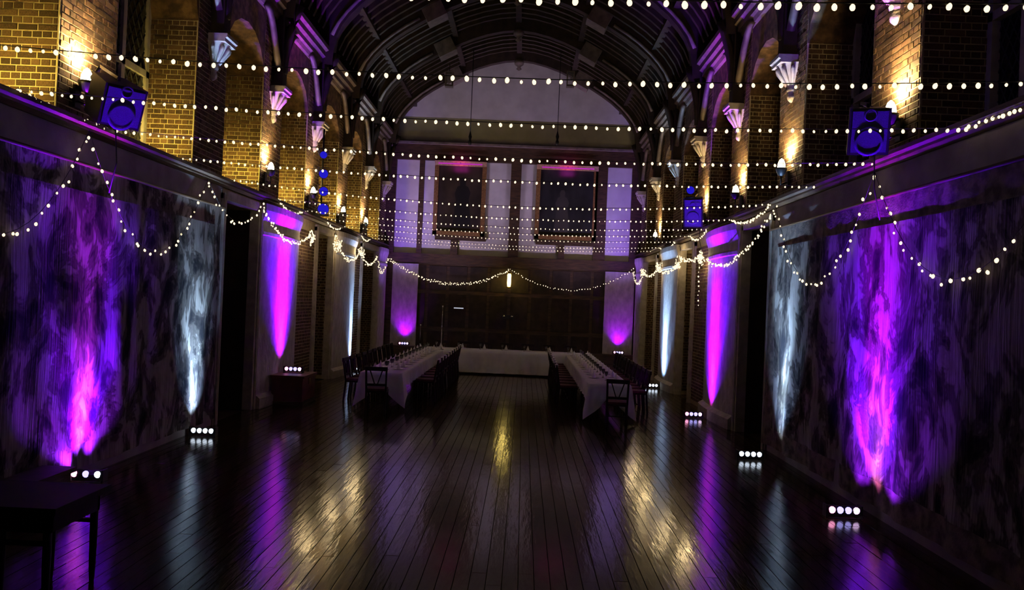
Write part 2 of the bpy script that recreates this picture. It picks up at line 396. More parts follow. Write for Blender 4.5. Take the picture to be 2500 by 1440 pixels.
    # windows at the back of the recesses
    for (a, b) in gaps[1:]:
        win_n += 1
        w_ = empty('window_%d' % win_n, (wx(s, WD), (a + b) / 2, LEDGE)); tag(w_, 'tall dark leaded window in the %s wall' % side, 'window', kind='structure')
        W = b - a; H = 3.1
        glass = MB().box(-.01, .01, -W / 2, W / 2, 0, H).build('window_glass', M['night_glass'], w_)
        fr = MB()
        for yy in (-W / 2 + .05, -W / 6, W / 6, W / 2 - .05): fr.box(-.1, .06, yy - .05, yy + .05, 0, H)
        for zz in (0.05, 1.45, H - .05): fr.box(-.1, .06, -W / 2, W / 2, zz - .05, zz + .05)
        fr.build('mullion', M['stone'], w_)
        ld = MB()
        if a < 14:
            n = 14
            for i in range(-n, 2 * n):
                for sg in (-1, 1):
                    y0_ = -W / 2 + i * W / n; p0, p1 = (y0_, 0), (y0_ + sg * H * .62, H)
                    # clip to the window
                    ts = [0, 1]; dy = p1[0] - p0[0]
                    for lim in (-W / 2, W / 2): ts.append((lim - p0[0]) / dy)
                    t0 = max(0, min(ts[2:])); t1 = min(1, max(ts[2:]))
                    if t1 - t0 > .02: ld.bar((-s * .015, p0[0] + dy * t0, H * t0), (-s * .015, p0[0] + dy * t1, H * t1), .012, .012, up=(1, 0, 0))
            tag(ld.build('lead_cames', M['leading'], w_), kind='stuff')
    # dark doors and surrounds in the lower openings
    for k, (a, b) in enumerate(OPEN):
        d_ = empty('door_%d' % (k + 1 + (3 if s > 0 else 0)), (wx(s, .75), (a + b) / 2, 0)); tag(d_, 'dark panelled door set back in the %s wall' % side, 'door', kind='structure')
        W = b - a
        for q in (-1, 1):
            lf = MB().box(-.03, .03, min(q * .01, q * W / 2), max(q * .01, q * W / 2), 0, 3.9).build('door_leaf', M['oak'], d_)
            for (z0, z1) in ((.2, 1.3), (1.5, 2.6), (2.8, 3.7)):
                y0_, y1_ = sorted((q * .12, q * (W / 2 - .12))); MB().box(-.05, .05, y0_, y1_, z0, z1).build('door_panel', M['oak'], lf)
        if k == 0:
            xa, xb = sorted((-s * .70, -s * .04))
            for q in (-1, 1): MB().box(xa, xb, min(q * (W / 2 - .03), q * (W / 2 - .003)), max(q * (W / 2 - .03), q * (W / 2 - .003)), 0, 3.9).build('door_lining', M['board'], d_)  # dark boards added over the jambs so this opening stays black
        sr = MB()
        for yy in (a, b):
            q = 1 if yy == a else -1
            box_wall(sr, s, -.06, .12, min(yy - q * .16, yy + q * .05), max(yy - q * .16, yy + q * .05), 0, 4.0)
            for dd in (.05, .11): box_wall(sr, s, -.06 - .03, -.06, yy - q * dd - .015, yy - q * dd + .015, 0, 4.0)
        box_wall(sr, s, -.06, .12, a - .16, b + .16, 3.9, 4.06)
        o = sr.build('trim_door_surround', M['stone']); tag(o, 'stone surround of the %s opening along the %s wall' % (ORD[k], side), 'door surround', kind='structure')

# bow-fronted pilasters lit by the uplighters
for s in (-1, 1):
    side = 'left' if s < 0 else 'right'
    for k, (yc, hw) in enumerate(PILA):
        p = empty('pilaster', (wx(s, 0), yc, 0)); tag(p, '%s bow-fronted stone pilaster along the %s wall, counted from the tapestry' % (ORD[k], side), 'pilaster', kind='structure')
        def bow(prof, n=22):
            mb = MB(); vs, fs = [], []
            for (g, z) in prof:
                for i in range(n + 1):
                    t = -1 + 2 * i / n; h = hw * (1 + g * .25)
                    d = .13 * (1 - t * t * .6) + g
                    vs.append((-s * d, t * h, z))
            for j in range(len(prof) - 1):
                for i in range(n): fs.append((j * (n + 1) + i, j * (n + 1) + i + 1, (j + 1) * (n + 1) + i + 1, (j + 1) * (n + 1) + i))
            m_ = len(prof) - 1
            # sides back to the wall
            for e in (0, n):
                b0 = len(vs)
                for (g, z) in prof: vs.append((s * .05, (-1 if e == 0 else 1) * hw * (1 + g * .25), z))
                for j in range(m_): fs.append((j * (n + 1) + e, (j + 1) * (n + 1) + e, b0 + j + 1, b0 + j))
            top = [m_ * (n + 1) + i for i in range(n + 1)]; fs.append(tuple(top + [len(vs) - 1, len(vs) - 1 - len(prof)]))
            mb.add(vs, fs, False); return mb
        bow([(0, .25), (0, 3.45)]).build('shaft', M['pilaster_stone'], p)
        bow([(.10, 0), (.10, .2), (.06, .23), (.0, .27)]).build('plinth', M['stone'], p)
        bow([(.0, 3.44), (.03, 3.46), (.03, 3.52), (.005, 3.56), (.005, 3.70), (.02, 3.78), (.05, 3.88), (.07, 3.95), (.07, 4.08)]).build('capital', M['pilaster_stone'], p)

# ------------------------------------------------------------------ roof
HALF = [(4.38, 7.9), (4.30, 8.6), (3.98, 9.15), (3.42, 9.68), (2.7, 10.15), (1.9, 10.58), (1.0, 10.93), (0, 11.1)]
def prof_pts(off=0.0, n=28):
    pts = []
    ctrl = [(-x, z) for x, z in HALF] + [(x, z) for x, z in HALF[::-1][1:]]
    def cr(p0, p1, p2, p3, t):
        return tuple(.5 * (2 * b + (c - a) * t + (2 * a - 5 * b + 4 * c - d) * t * t + (3 * b - a - 3 * c + d) * t ** 3) for a, b, c, d in zip(p0, p1, p2, p3))
    ext = [ctrl[0]] + ctrl + [ctrl[-1]]; segs = len(ctrl) - 1
    for i in range(n + 1):
        u = i / n * segs; k = min(int(u), segs - 1); pts.append(cr(*ext[k:k + 4], u - k))
    if off:
        q = []
        for i, p in enumerate(pts):
            a, b = pts[max(i - 1, 0)], pts[min(i + 1, n)]; d = Vector((b[0] - a[0], b[1] - a[1])).normalized()
            q.append((p[0] - d.y * off, p[1] + d.x * off))
        pts = q
    return [(x + XC, z) for x, z in pts]
inner, mid, outer = prof_pts(0), prof_pts(.5), prof_pts(.75)
ce = MB(); n = len(outer)
vs = [(x, Y0, z) for x, z in outer] + [(x, YE + .2, z) for x, z in outer]
ce.add(vs, [(i, i + 1, i + 1 + n, i + n) for i in range(n - 1)], True)
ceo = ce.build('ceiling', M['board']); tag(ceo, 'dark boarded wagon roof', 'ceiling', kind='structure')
# common rafters
ra, rb = [p for p in prof_pts(.26) if p[1] > 8.3], prof_pts(.74)
rb = [min(rb, key=lambda q: (q[0] - p[0]) ** 2 + (q[1] - p[1]) ** 2) for p in ra]; y = 9.7; rl = []
while y < YE - .3:
    if min(abs(y - p) for p in PIER_Y) > .25: rl.append(y)
    y += .42
rm = MB(); nn = len(ra)
vs = []
for (p, q) in zip(ra, rb):
    for (pt, yy) in ((p, -.055), (p, .055), (q, .055), (q, -.055)): vs.append((pt[0], yy, pt[1]))
fs = []
for i in range(nn - 1):
    for k in range(4): fs.append((i * 4 + k, i * 4 + (k + 1) % 4, (i + 1) * 4 + (k + 1) % 4, (i + 1) * 4 + k))
rm.add(vs, fs); rme = rm.mesh('rafter'); rme.materials.append(M['rafter_oak'])
for yy in rl: link('rafter', rme, None, ceo, (0, yy, 0))
# purlins
for q in (5, 10, 14, 18, 23):
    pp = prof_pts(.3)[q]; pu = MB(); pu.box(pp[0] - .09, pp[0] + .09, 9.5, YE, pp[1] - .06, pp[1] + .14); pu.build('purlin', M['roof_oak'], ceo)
# trusses
tin, tout = prof_pts(0.0), prof_pts(.5)
for k, yt in enumerate(PIER_Y[1:]):
    t = empty('roof_truss', (0, yt, 0)); tag(t, 'arched oak roof truss, %s of the trusses counted from the camera' % ORD[k], 'roof truss', 'roof trusses along the hall', kind='structure')
    for half in (0, 1):
        i0, i1 = (0, 14) if half == 0 else (14, 28); mb = MB(); vs, fs = [], []
        for i in range(i0, i1 + 1):
            for (pt, yy) in ((tin[i], -.12), (tin[i], .12), (tout[i], .15), (tout[i], -.15)): vs.append((pt[0], yy, pt[1]))
        for i in range(i1 - i0):
            for c in range(4): fs.append((i * 4 + c, i * 4 + (c + 1) % 4, (i + 1) * 4 + (c + 1) % 4, (i + 1) * 4 + c))
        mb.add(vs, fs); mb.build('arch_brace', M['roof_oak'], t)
        # moulded rib from block to plate, pale to paint light on the arch side
        rp = prof_pts(.1); ids = range(2, 9) if half == 0 else range(20, 27)
        mb = MB().tube([(rp[i][0], -.15, rp[i][1]) for i in ids], .045, 6); mb.build('moulding', M['pale_oak'], t)
        sx = -1 if half == 0 else 1; i = 9 if half == 0 else 19
        bx_, bz = tin[i]; mb = MB()
        a, b = Vector(tin[i + sx]), Vector(tin[i - sx]); d = (b - a).normalized(); nr = Vector((-d.y, d.x)) * (1 if d.x > 0 else -1)
        c0 = Vector((bx_, bz)); q = []
        for yy in (-.26, .26):
            for (u_, v_) in ((-.3, -.16), (-.3, .3), (.3, -.16), (.3, .3)):
                pz = c0 + d * u_ + nr * v_; q.append((pz.x, yy, pz.y))
        mb.hexa([q[0], q[1], q[2], q[3], q[4], q[5], q[6], q[7]]); mb.build('purlin_block', M['pale_oak'], t)
        # wall post and curved brace
        xw = XL if sx < 0 else XR
        MB().box(min(xw, xw - sx * .22), max(xw, xw - sx * .22), -.14, .14, 6.50, PLATE + .1).build('wall_post', M['roof_oak'], t)
        pts = [(xw - sx * (.18 + .30 * (u ** 2)), 0, 6.8 + 1.4 * u) for u in [j / 6 for j in range(7)]]
        MB().tube(pts, [.10] * 7, 4).build('knee_brace', M['roof_oak'], t)
        for dy in (-1, 1):
            pts = [(xw - sx * .12, dy * (.14 + .85 * u), 6.9 + .95 * math.sin(u * math.pi / 2)) for u in [j / 6 for j in range(7)]]
            MB().tube(pts, .07, 4).build('wind_brace', M['mid_oak'], t)
    MB().lathe([(0, -.28), (.10, -.22), (.05, -.14), (.16, -.06), (.18, .1), (0, .12)], 8, (XC, 0, 11.02)).build('roof_boss', M['pale_oak'], t)
    # stone corbels below the wall posts
    for s in (-1, 1):
        side = 'left' if s < 0 else 'right'
        c = empty('stone_corbel', (wx(s, 0), yt, 5.98)); c.scale = (.8, .8, .8); tag(c, 'carved pale stone corbel, %s along the %s wall from the camera' % (ORD[k], side), 'corbel', 'corbels under the roof trusses')
        q = -s
        MB().prism([(0, .48), (q * .36, .48), (q * .36, .55), (q * .40, .57), (q * .40, .64), (0, .64)], -.30, .30).build('abacus', M['stone'], c)
        MB().lathe([(.34, .48), (.30, .42), (.25, .30), (.16, .16), (.11, .04), (.13, .0), (.11, -.05)], 10, (0, 0, 0), 'z', math.pi / 2 if s > 0 else -math.pi / 2, math.pi * 1.5 if s > 0 else math.pi / 2).build('bell', M['stone'], c)
        lf = MB()
        for j in range(5):
            a = (-70 + 35 * j) * math.pi / 180
            lf.tube([(q * r_ * math.cos(a), r_ * math.sin(a), z_) for r_, z_ in ((.14, .08), (.23, .24), (.31, .36), (.35, .42))], [.02, .04, .05, .03], 5)
        lf.build('leaf_carving', M['stone'], c)
        MB().lathe([(.0, -.26), (.05, -.25), (.10, -.20), (.11, -.13), (.08, -.07), (.10, -.05)], 8, (0, 0, 0), 'z', math.pi / 2 if s > 0 else -math.pi / 2, math.pi * 1.5 if s > 0 else math.pi / 2).build('carved_head', M['stone'], c)

# ------------------------------------------------------------------ end wall
wb = MB().box(XL - 1.2, XR + 1.2, Y0 - .3, Y0, 0, 12).build('wall_back', M['wall_plaster']); tag(wb, 'plain plastered wall behind the camera', 'wall', kind='structure')
we = MB().box(XL - .5, XR + .5, YE, YE + .3, 0, 12).build('wall_end', M['plaster']); tag(we, 'white plastered gable wall with dark timber framing', 'wall', kind='structure')
def rect(px0, px1, py0, py1, Y=YE):
    a, b = at_y(px0, py0, Y), at_y(px1, py1, Y); return a.x, b.x, b.z, a.z
def timber(x0, x1, z0, z1, d=.12, name='timber', m='oak', parent=we): return MB().box(x0, x1, YE - d, YE + .05, z0, z1).build(name, M[m], parent)
ex = lambda px, py: at_y(px, py, YE).x
ez = lambda px, py: at_y(px, py, YE).z
ZR0, ZR1 = ez(1250, 384), ez(1250, 366)
ZT, ZB, ZM = ez(1250, 400), ez(1250, 628), ez(1215, 590)
timber(XL, XR, ZR0 - .05, ZR1 + .05, .2, 'tie_beam'); timber(XL, XR, ZR1 + .05, ZR1 + .13, .32, 'beam_moulding', 'pale_oak')
timber(XL, XR, ZT, ZR0 - .05, .14, 'head_rail')
timber(XL, XR, ZB - .35, ZB, .16, 'sill_beam')
for a, b in ((940, 966), (1022, 1034), (1245, 1270), (1540, 1570)):
    timber(ex(a, 500), ex(b, 500), ZB, ZT, .14, 'post')
for a, b in ((1100, 1117), (1362, 1377), (1447, 1476)):
    timber(ex(a, 610), ex(b, 610), ZB, ZM if b < 1440 else ZT, .14, 'post')
timber(ex(1062, 590), ex(1186, 590), ZM - .02, ZM + .16, .13, 'rail'); timber(ex(1308, 590), ex(1450, 590), ZM - .05, ZM + .12, .13, 'rail')
# paintings
for k, (a, b, lab, cm, fm) in enumerate(((1060, 1186, 'tall gilt-framed dark portrait at the left of the end wall', 'canvas_a', 'figure_dark'), (1308, 1458, 'tall gilt-framed dark portrait at the right of the end wall', 'canvas_b', 'figure_pale'))):
    x0, x1 = ex(a, 480), ex(b, 480); W, z0, z1 = x1 - x0, ZM + .16, ZT - .02; H = z1 - z0
    p = empty('framed_painting', ((x0 + x1) / 2, YE - .03, z0)); tag(p, lab, 'painting')
    MB().box(-W / 2 + .1, W / 2 - .1, -.03, .0, .1, H - .1).build('canvas', M[cm], p)
    for (xa, xb, za, zb) in ((-W / 2, -W / 2 + .16, 0, H), (W / 2 - .16, W / 2, 0, H), (-W / 2, W / 2, 0, .16)):
        MB().box(xa, xb, -.11, 0, za, zb).build('frame_side', M['gilt'], p)
    MB().prism_x([(0, H - .16), (-.11, H - .16), (-.26, H), (0, H)], -W / 2, W / 2).build('frame_top', M['gilt'], p)
    # standing figure painted on the canvas, in flat layers
    fg = MB(); 
    sil = [(-.36, .25), (.36, .25), (.30, .9), (.24, 1.35), (.30, 1.6), (.20, 1.82), (.10, 1.86), (.12, 2.05), (.06, 2.16), (-.06, 2.16), (-.12, 2.05), (-.10, 1.86), (-.20, 1.82), (-.30, 1.55), (-.24, 1.3)]
    sc_ = 1.0 if k == 0 else .85
    fg.prism([(x * sc_ + (.1 if k == 0 else -.15), z * sc_ + .05) for x, z in sil], -.034, -.03); fg.build('painted_figure', M[fm], p)
    t_ = empty('picture_light', ((x0 + x1) / 2, YE - .38, z1 - .12)); tag(t_, 'slim magenta light bar above the %s portrait' % ('left' if k == 0 else 'right'), 'picture light')  # magenta bar added to give the frame top its pink glow
    MB().tube([(-W * .42, 0, 0), (W * .42, 0, 0)], .025, 8).build('tube', M['magenta_tube'], t_)
    MB().bar((0, .02, .02), (0, .25, .10), .03).build('arm', M['black'], t_)
    lamp('picture_glow', 'AREA', (1, .03, .75), 2.2, (0, .02, -.05), t_, (0, .3, .2)).data.size = .5

# lower panelled screen with dark openings
scr = MB().box(XL, XR, YE - .06, YE, 0, ZB - .35).build('panel_screen', M['oak'], we)
pz = [(.15, 1.1), (1.25, 2.5), (2.65, 3.55)]
for i in range(10):
    xa = XL + .9 + i * .78
    for (a, b) in pz:
        if xa + .7 < XR - .6: MB().box(xa, xa + .66, YE - .09, YE - .05, a, b).build('screen_panel', M['board'], we)
for sgn, (a, b) in ((-1, (958, 1020)), (1, (1475, 1546))):
    o = MB().box(ex(a, 720), ex(b, 720), YE - .16, YE - .04, .5, ZB - .4).build('plaster_panel', M['pilaster_stone'], we)
o = MB().box(XL, XR, YE - .55, YE - .06, 0, .5).build('bench_seat', M['oak'], we)
# lunette framing: hanging chandelier rods in front
for px, lab in ((1147, 'left'), (1360, 'right')):
    yy = 27.4; a, b = at_y(px, 355, yy), at_y(px + 6, 150, yy)
    t_ = empty('pendant_rod', (a.x, yy, a.z)); tag(t_, 'dark iron pendant hanging before the white gable, %s of the two' % lab, 'pendant')
    top = max(zz for (xx, zz), (x2, z2) in zip(outer, outer[1:]) if min(xx, x2) - .2 <= a.x <= max(xx, x2) + .2)
    MB().tube([(0, 0, .3), (0, 0, top - a.z)], .014, 6).build('rod', M['black'], t_)
    MB().lathe([(0, 0), (.05, .03), (.06, .12), (.035, .2), (.06, .3), (.03, .42), (.012, .5)], 8).build('finial', M['black'], t_)
    MB().lathe([(.012, top - a.z - .12), (.09, top - a.z - .02), (.09, top - a.z)], 8).build('ceiling_rose', M['black'], t_)
for px, lab in ((1097, 'left'), (1393, 'right')):
    yy = 26.3; p = at_y(px, 192, yy)
    t_ = empty('lantern_bracket', p); tag(t_, 'pale glazed lantern high on the roof arch, %s of the pair' % lab, 'lantern')
    MB().box(-.10, .10, -.1, .1, -.22, .18).build('glazing', M['glass'], t_)
    fr = MB()
    for i in (-1, 1):
        for j in (-1, 1): fr.bar((i * .11, j * .11, -.25), (i * .11, j * .11, .2), .03)
    fr.box(-.13, .13, -.13, .13, -.28, -.24).box(-.13, .13, -.13, .13, .18, .22); fr.build('frame', M['pale_oak'], t_)
    MB().tube([(0, 0, .2), (0, 0, .55)], .012, 6).build('hanger', M['black'], t_)

# ------------------------------------------------------------------ tapestries
for s in (-1, 1):
    side = 'left' if s < 0 else 'right'
    t = empty('tapestry', (wx(s, -.05), 0, 0)); ya, yb, z0, z1 = 4.2, 13.62, .12, 3.72
    tag(t, 'large faded woven tapestry hung along the %s wall' % side, 'tapestry')
    def sheet(ya, yb, z0, z1, off, ny, nz):
        vs, fs = [], []
        for j in range(nz + 1):
            for i in range(ny + 1):
                y = ya + (yb - ya) * i / ny; z = z0 + (z1 - z0) * j / nz; hang = 1 - (z - .12) / 3.7
                d = .02 + .018 * math.sin(y * 5.1 + s) * (0.4 + hang) + .012 * math.sin(y * 11.7 + z) * (.3 + hang) + .01 * math.sin(z * 3 + y)
                vs.append((-s * (d + off), y, z))
        for j in range(nz):
            for i in range(ny): k = j * (ny + 1) + i; fs.append((k, k + 1, k + ny + 2, k + ny + 1))
        return MB().add(vs, fs, True)
    sheet(ya + .35, yb - .35, z0 + .3, z1 - .3, .012, 150, 24).build('woven_field', M['tapestry_a' if s < 0 else 'tapestry_b'], t)
    bo = sheet(ya, yb, z0, z1, 0, 150, 26); bo.build('woven_border', M['tapestry_border'] if s > 0 else M['tapestry_a'], t)
    MB().tube([(-s * .03, ya - .05, z1 + .02), (-s * .03, yb + .05, z1 + .02)], .022, 8).build('hanging_rod', M['oak'], t)

# ------------------------------------------------------------------ LED uplighters on the floor
def uplighter(p, s, mode, label, tgt_z=2.6, power=1.0, aim_dy=0.0, toend=False, wash=True):
    t = empty('led_uplighter', p); tag(t, label, 'uplighter', 'LED uplighters on the floor')
    rz = 0
    body = MB(); L = .19
    body.prism_x([(-.05, .03), (.05, .03), (.06, .06), (.05, .12), (-.04, .13), (-.06, .08)], -L, L); body.build('housing', M['black'], t)
    MB().box(-L - .02, -L, -.06, .06, 0, .14).build('end_plate', M['black'], t); MB().box(L, L + .02, -.06, .06, 0, .14).build('end_plate', M['black'], t)
    MB().tube([(-L - .01, 0, .08), (-L - .01, -.09, .0), (L + .01, -.09, .0), (L + .01, 0, .08)], .01, 5).build('floor_yoke', M['black'], t)
    cols = {'white': ['led_white'] * 4, 'purple': ['led_red', 'led_blue', 'led_blue', 'led_pink'], 'tri': ['led_red', 'led_blue', 'led_white']}[mode]
    n = len(cols)
    for i, c in enumerate(cols):
        xx = -L + .05 + (2 * L - .1) * i / (n - 1)
        MB().lathe([(0, .010), (.03, .007), (.041, -.008), (.041, -.02)], 10, (0, 0, 0), 'y').build('lens', M[c], t, loc=(xx, -.062, .085), rot=(R(180), 0, 0))
    return t
def washers(p, s, kind, power, wallx, far=False, fwd=.0):
    """real beams of an uplighter, aimed up the wall beside it"""
    o = Vector((p[0], p[1], p[2] + .14))
    up = lambda z, dy: Vector((wallx, p[1] + fwd + dy, z))
    if kind == 'purple' and not far:
        lamp('beam_red', 'SPOT', (1, .0, .34), 620 * power, o, None, up(2.1, .0), 28, 1, .04)
        lamp('beam_blue', 'SPOT', (.12, .0, 1), 1900 * power, o + Vector((0, .12, 0)), None, up(2.8, .45), 48, 1, .04)
        lamp('beam_violet', 'SPOT', (.17, .0, 1), 2700 * power, o + Vector((0, -.12, 0)), None, up(4.2, -.3), 44, 1, .04)
        lamp('beam_core', 'SPOT', (1, .16, .58), 420 * power, o, None, up(1.0, 0), 34, 1, .04)
        lamp('beam_foot', 'SPOT', (1, .22, .68), 85 * power, o, None, up(.5, 0), 44, 1, .04)
        lamp('beam_halo', 'SPOT', (.15, .01, 1), 800 * power, o, None, up(2.0, 0), 84, 1, .04)
        for dy in (-.55, .45): lamp('beam_side', 'SPOT', (.22, .01, 1), 110 * power, o + Vector((0, dy * .35, 0)), None, up(.8, dy), 70, 1, .04)
    elif kind == 'purple':
        lamp('beam_red', 'SPOT', (1, .0, .45), 1900 * power, o, None, up(o.z + 1.9, .0), 26, 1, .04)
        lamp('beam_blue', 'SPOT', (.14, .0, 1), 5200 * power, o, None, up(o.z + 2.0, .0), 62, 1, .04)
        lamp('beam_violet', 'SPOT', (.34, .0, 1), 3200 * power, o, None, up(5.2, .0), 30, 1, .04)
        lamp('beam_core', 'SPOT', (1, .03, .42), 340 * power, o, None, up(o.z + .9, 0), 34, 1, .04)
        lamp('beam_foot', 'SPOT', (1, .08, .65), 45 * power, o, None, up(o.z + .35, 0), 64, 1, .04)
        lamp('beam_side', 'SPOT', (.2, .0, 1), 420 * power, o, None, up(o.z + 1.0, 0), 96, 1, .04)
    else:
        zt = 2.6 if far else 3.2
        lamp('beam_white', 'SPOT', (.36, .60, 1), (2600 if far else 1700) * power, o, None, up(zt, .0), 36, 1, .04)
        lamp('beam_white_core', 'SPOT', (.5, .76, 1), (420 if far else 330) * power, o, None, up(1.15, 0), 40, 1, .04)
        lamp('beam_white_side', 'SPOT', (.3, .5, 1), (420 if far else 160) * power, o, None, up(1.1, 0), 90 if far else 70, 1, .04)
        lamp('beam_white_foot', 'SPOT', (.55, .78, 1), 45 * power, o, None, up(.6, 0), 50, 1, .04)
ups = [((215, 1155), -1, 'tri', 'purple', 'three-lens LED uplighter at the foot of the left tapestry, near the low bench'),
       ((497, 1050), -1, 'white', 'white', 'white LED uplighter at the far end of the left tapestry'),
       ((866, 900), -1, 'white', 'white', 'small white LED uplighter below the second left pilaster'),
       ((2057, 1243), 1, 'purple', 'purple', 'violet LED uplighter at the foot of the right tapestry, nearest the camera'),
       ((1830, 1107), 1, 'white', 'white', 'white LED uplighter at the far end of the right tapestry'),
       ((1692, 1010), 1, 'purple', 'purple', 'violet LED uplighter below the first right pilaster'),
       ((1590, 940), 1, 'white', 'white', 'white LED uplighter below the second right pilaster, beside the table')]
for (px, py), s, mode, kind, lab in ups:
    p = on_z(px, py, .085); p.z = 0; 
    uplighter(p, s, mode, lab)
    far = p.y > 15
    washers(p, s, kind, (PURPLE if kind == 'purple' else WHITE) * (1.0 if far else 1.6), wx(s, -.18 if far else -.06), far)
# on the red chest
p = at_y(717, 900, 17.0); p.z = max(p.z - .085, .3)
CH = p.z - .004
uplighter(p, -1, 'purple', 'violet LED uplighter standing on the red chest by the left wall'); washers(p, -1, 'purple', PURPLE, wx(-1, -.18), True)
ch = empty('chest', (p.x + .05, p.y - .1, 0)); tag(ch, 'low reddish wooden chest below the first left pilaster', 'chest')
MB().box(-.32, .32, -.5, .5, .05, CH - .05).build('body', M['redwood'], ch); MB().box(-.35, .35, -.53, .53, CH - .05, CH).build('lid', M['redwood'], ch)
MB().box(-.34, .34, -.52, .52, 0, .08).build('plinth', M['oak'], ch); MB().box(.32, .335, -.06, .06, CH - .2, CH - .08).build('lock_plate', M['brass'], ch)
# end wall uplighters, standing on the wall bench
for (px, py), lab in (((1510, 842), 'violet LED uplighter on the bench at the right of the end wall'), ((985, 850), 'violet LED uplighter on the bench at the left of the end wall')):
    p = at_y(px, py, YE - .4); p.z = .504
    uplighter(p, 0, 'purple', lab)
    o = p + Vector((0, 0, .14))
    lamp('beam_violet', 'SPOT', (.30, .0, 1), 140, o, None, (p.x, YE - .1, 2.2), 84, 1, .05)
    lamp('beam_red', 'SPOT', (1, .0, .3), 16, o, None, (p.x, YE - .1, 1.7), 76, 1, .05)
    lamp('beam_foot', 'SPOT', (.4, .02, 1), 9, o, None, (p.x, YE - .1, 1.2), 110, 1, .05)
# two more added behind the tables, hidden from view, to brighten the gable
for x, lab in ((-3.9, 'lavender LED uplighter on the floor behind the left table'), (2.9, 'lavender LED uplighter on the floor behind the right table')):
    p = Vector((x, 27.3, 0)); uplighter(p, 0, 'white', lab); o = p + Vector((0, 0, .2)); q = -1 if x < 0 else 1
    lamp('beam_lavender', 'SPOT', (.30, .12, 1), 1500, o, None, (x + q * 1.0, YE, 6.0), 34, 1, .05)
    lamp('beam_gable', 'SPOT', (.74, .55, 1), 950, o, None, (x - q * 2.2, YE, 9.0), 62, 1, .05)

# ------------------------------------------------------------------ wall sconces
def sconce(p, s, lab, power=1.0):
    t = empty('wall_sconce', p); tag(t, lab, 'wall light', 'warm wall sconces on the brick piers'); q = -s
    MB().box(min(0, q * .03), max(0, q * .03), -.06, .06, -.28, -.02).build('back_plate', M['black'], t)
    MB().tube([(q * .02, 0, -.2), (q * .12, 0, -.24), (q * .12, 0, -.16), (q * .12, 0, -.08)], .014, 6).build('arm', M['black'], t)
    MB().lathe([(.02, -.10), (.06, -.07), (.09, .0), (.095, .03), (.085, .03), (.055, -.05), (.0, -.07)], 12, (q * .12, 0, 0)).build('bowl', M['black'], t)
    MB().lathe([(0, -.05), (.05, -.03), (.066, .03), (.06, .10), (.035, .16), (0, .19)], 10, (q * .12, 0, 0)).build('lamp_globe', M['sconce_glow'], t)
    lamp('sconce_light', 'SPOT', (1, .70, .30), SCONCE * power, (q * .12, 0, .24), t, (q * -.25, 0, .6), 165, 1, radius=.05)
for s, pts in ((-1, [(205, 205), (645, 412), (752, 470), (824, 515), (880, 540)]), (1, [(2180, 285), (1912, 415), (1812, 468), (1718, 515), (1612, 575)])):
    side = 'left' if s < 0 else 'right'
    for k, (px, py) in enumerate(pts):
        p = on_wall(px, py, wx(s, -.12)); yy = min(PIER_Y, key=lambda v: abs(v - p.y))
        if abs(p.y - yy) > .4: p.y = yy + (.4 if p.y > yy else -.4)
        p.x = wx(s, -.03); sconce(p, s, 'glowing warm sconce, %s on the %s wall counted from the camera' % (ORD[k], side), 1.0 if p.y < 12 else .7)
# warm lamps added on the left sills, out of view, to light the brick
for s, ys in ((-1, (8.0, 11.6, 14.8, 18.0, 21.2, 24.4, 27.5)), (1, ())):
    for k, yy in enumerate(ys):
        side = 'left' if s < 0 else 'right'
        t = empty('sill_lamp', (wx(s, .35), yy, LEDGE)); tag(t, 'small warm lamp on the %s window sill of the %s wall' % (ORD[k], side), 'lamp')
        MB().lathe([(.07, 0), (.08, .04), (.05, .06), (0, .06)], 10).build('base', M['black'], t)
        MB().lathe([(.03, .06), (.045, .10), (.03, .14), (0, .15)], 10).build('lamp_globe', M['sconce_glow'], t)
        lamp('sill_light', 'SPOT', (1, .74, .14), 75 if s < 0 else 8, (0, 0, .2), t, (s * .1, .9, .9), 120, 1, radius=.05)

# ------------------------------------------------------------------ fairy lights
bulb_me = MB().lathe([(0, -.021), (.010, -.017), (.016, -.006), (.016, .006), (.010, .015), (.005, .02), (0, .02)], 7).mesh('bulb'); bulb_me.materials.append(M['bulb'])
brng = random.Random(11)
def string(name, pts, label, group, spacing=.105, single=True, jit=.006, hang=.0, size=1.0):
    """pts: polyline of the cable; bulbs every `spacing` along it"""
    pts = [Vector(p) for p in pts]; t = empty(name, pts[0]); o0 = pts[0]; tag(t, label, 'string lights', group)
    MB().tube([p - o0 for p in pts], .004, 4).build('cable', M['wire'], t)
    d = 0.0; nxt = spacing * .5; far = MB()
    for a, b in zip(pts, pts[1:]):
        L = (b - a).length
        while nxt <= d + L:
            p = a.lerp(b, (nxt - d) / L) - o0 + Vector((brng.uniform(-jit, jit), brng.uniform(-jit, jit), brng.uniform(-jit, jit) - .022 - (brng.random() ** 2) * hang))
            sz = brng.choice((.72, .85, 1.0, 1.0, 1.12)) * size
            if single: link('bulb', bulb_me, None, t, p, (brng.uniform(-.3, .3), brng.uniform(-.3, .3), 0), (sz,) * 3)
            else:
                vs = [(v.co * sz + p) for v in bulb_me.vertices]; far.add(vs, [tuple(f.vertices) for f in bulb_me.polygons], True)
            nxt += spacing
        d += L
    if not single: tag(far.build('bulb_row', M['bulb'], t), kind='stuff')
    return t
def sagline(a, b, sag, n=16):
    a, b = Vector(a), Vector(b); return [a.lerp(b, i / n) - Vector((0, 0, sag * 4 * (i / n) * (1 - i / n))) for i in range(n + 1)]
ROWS = [(4.57, None), (6.15, 544), (7.8, 434), (9.7, 348), (11.6, 293.5), (13.7, 231), (16.3, 202), (18.4, 180), (20.3, 165), (22.3, 151), (24.7, 135), (26.4, 127)]
ends = []
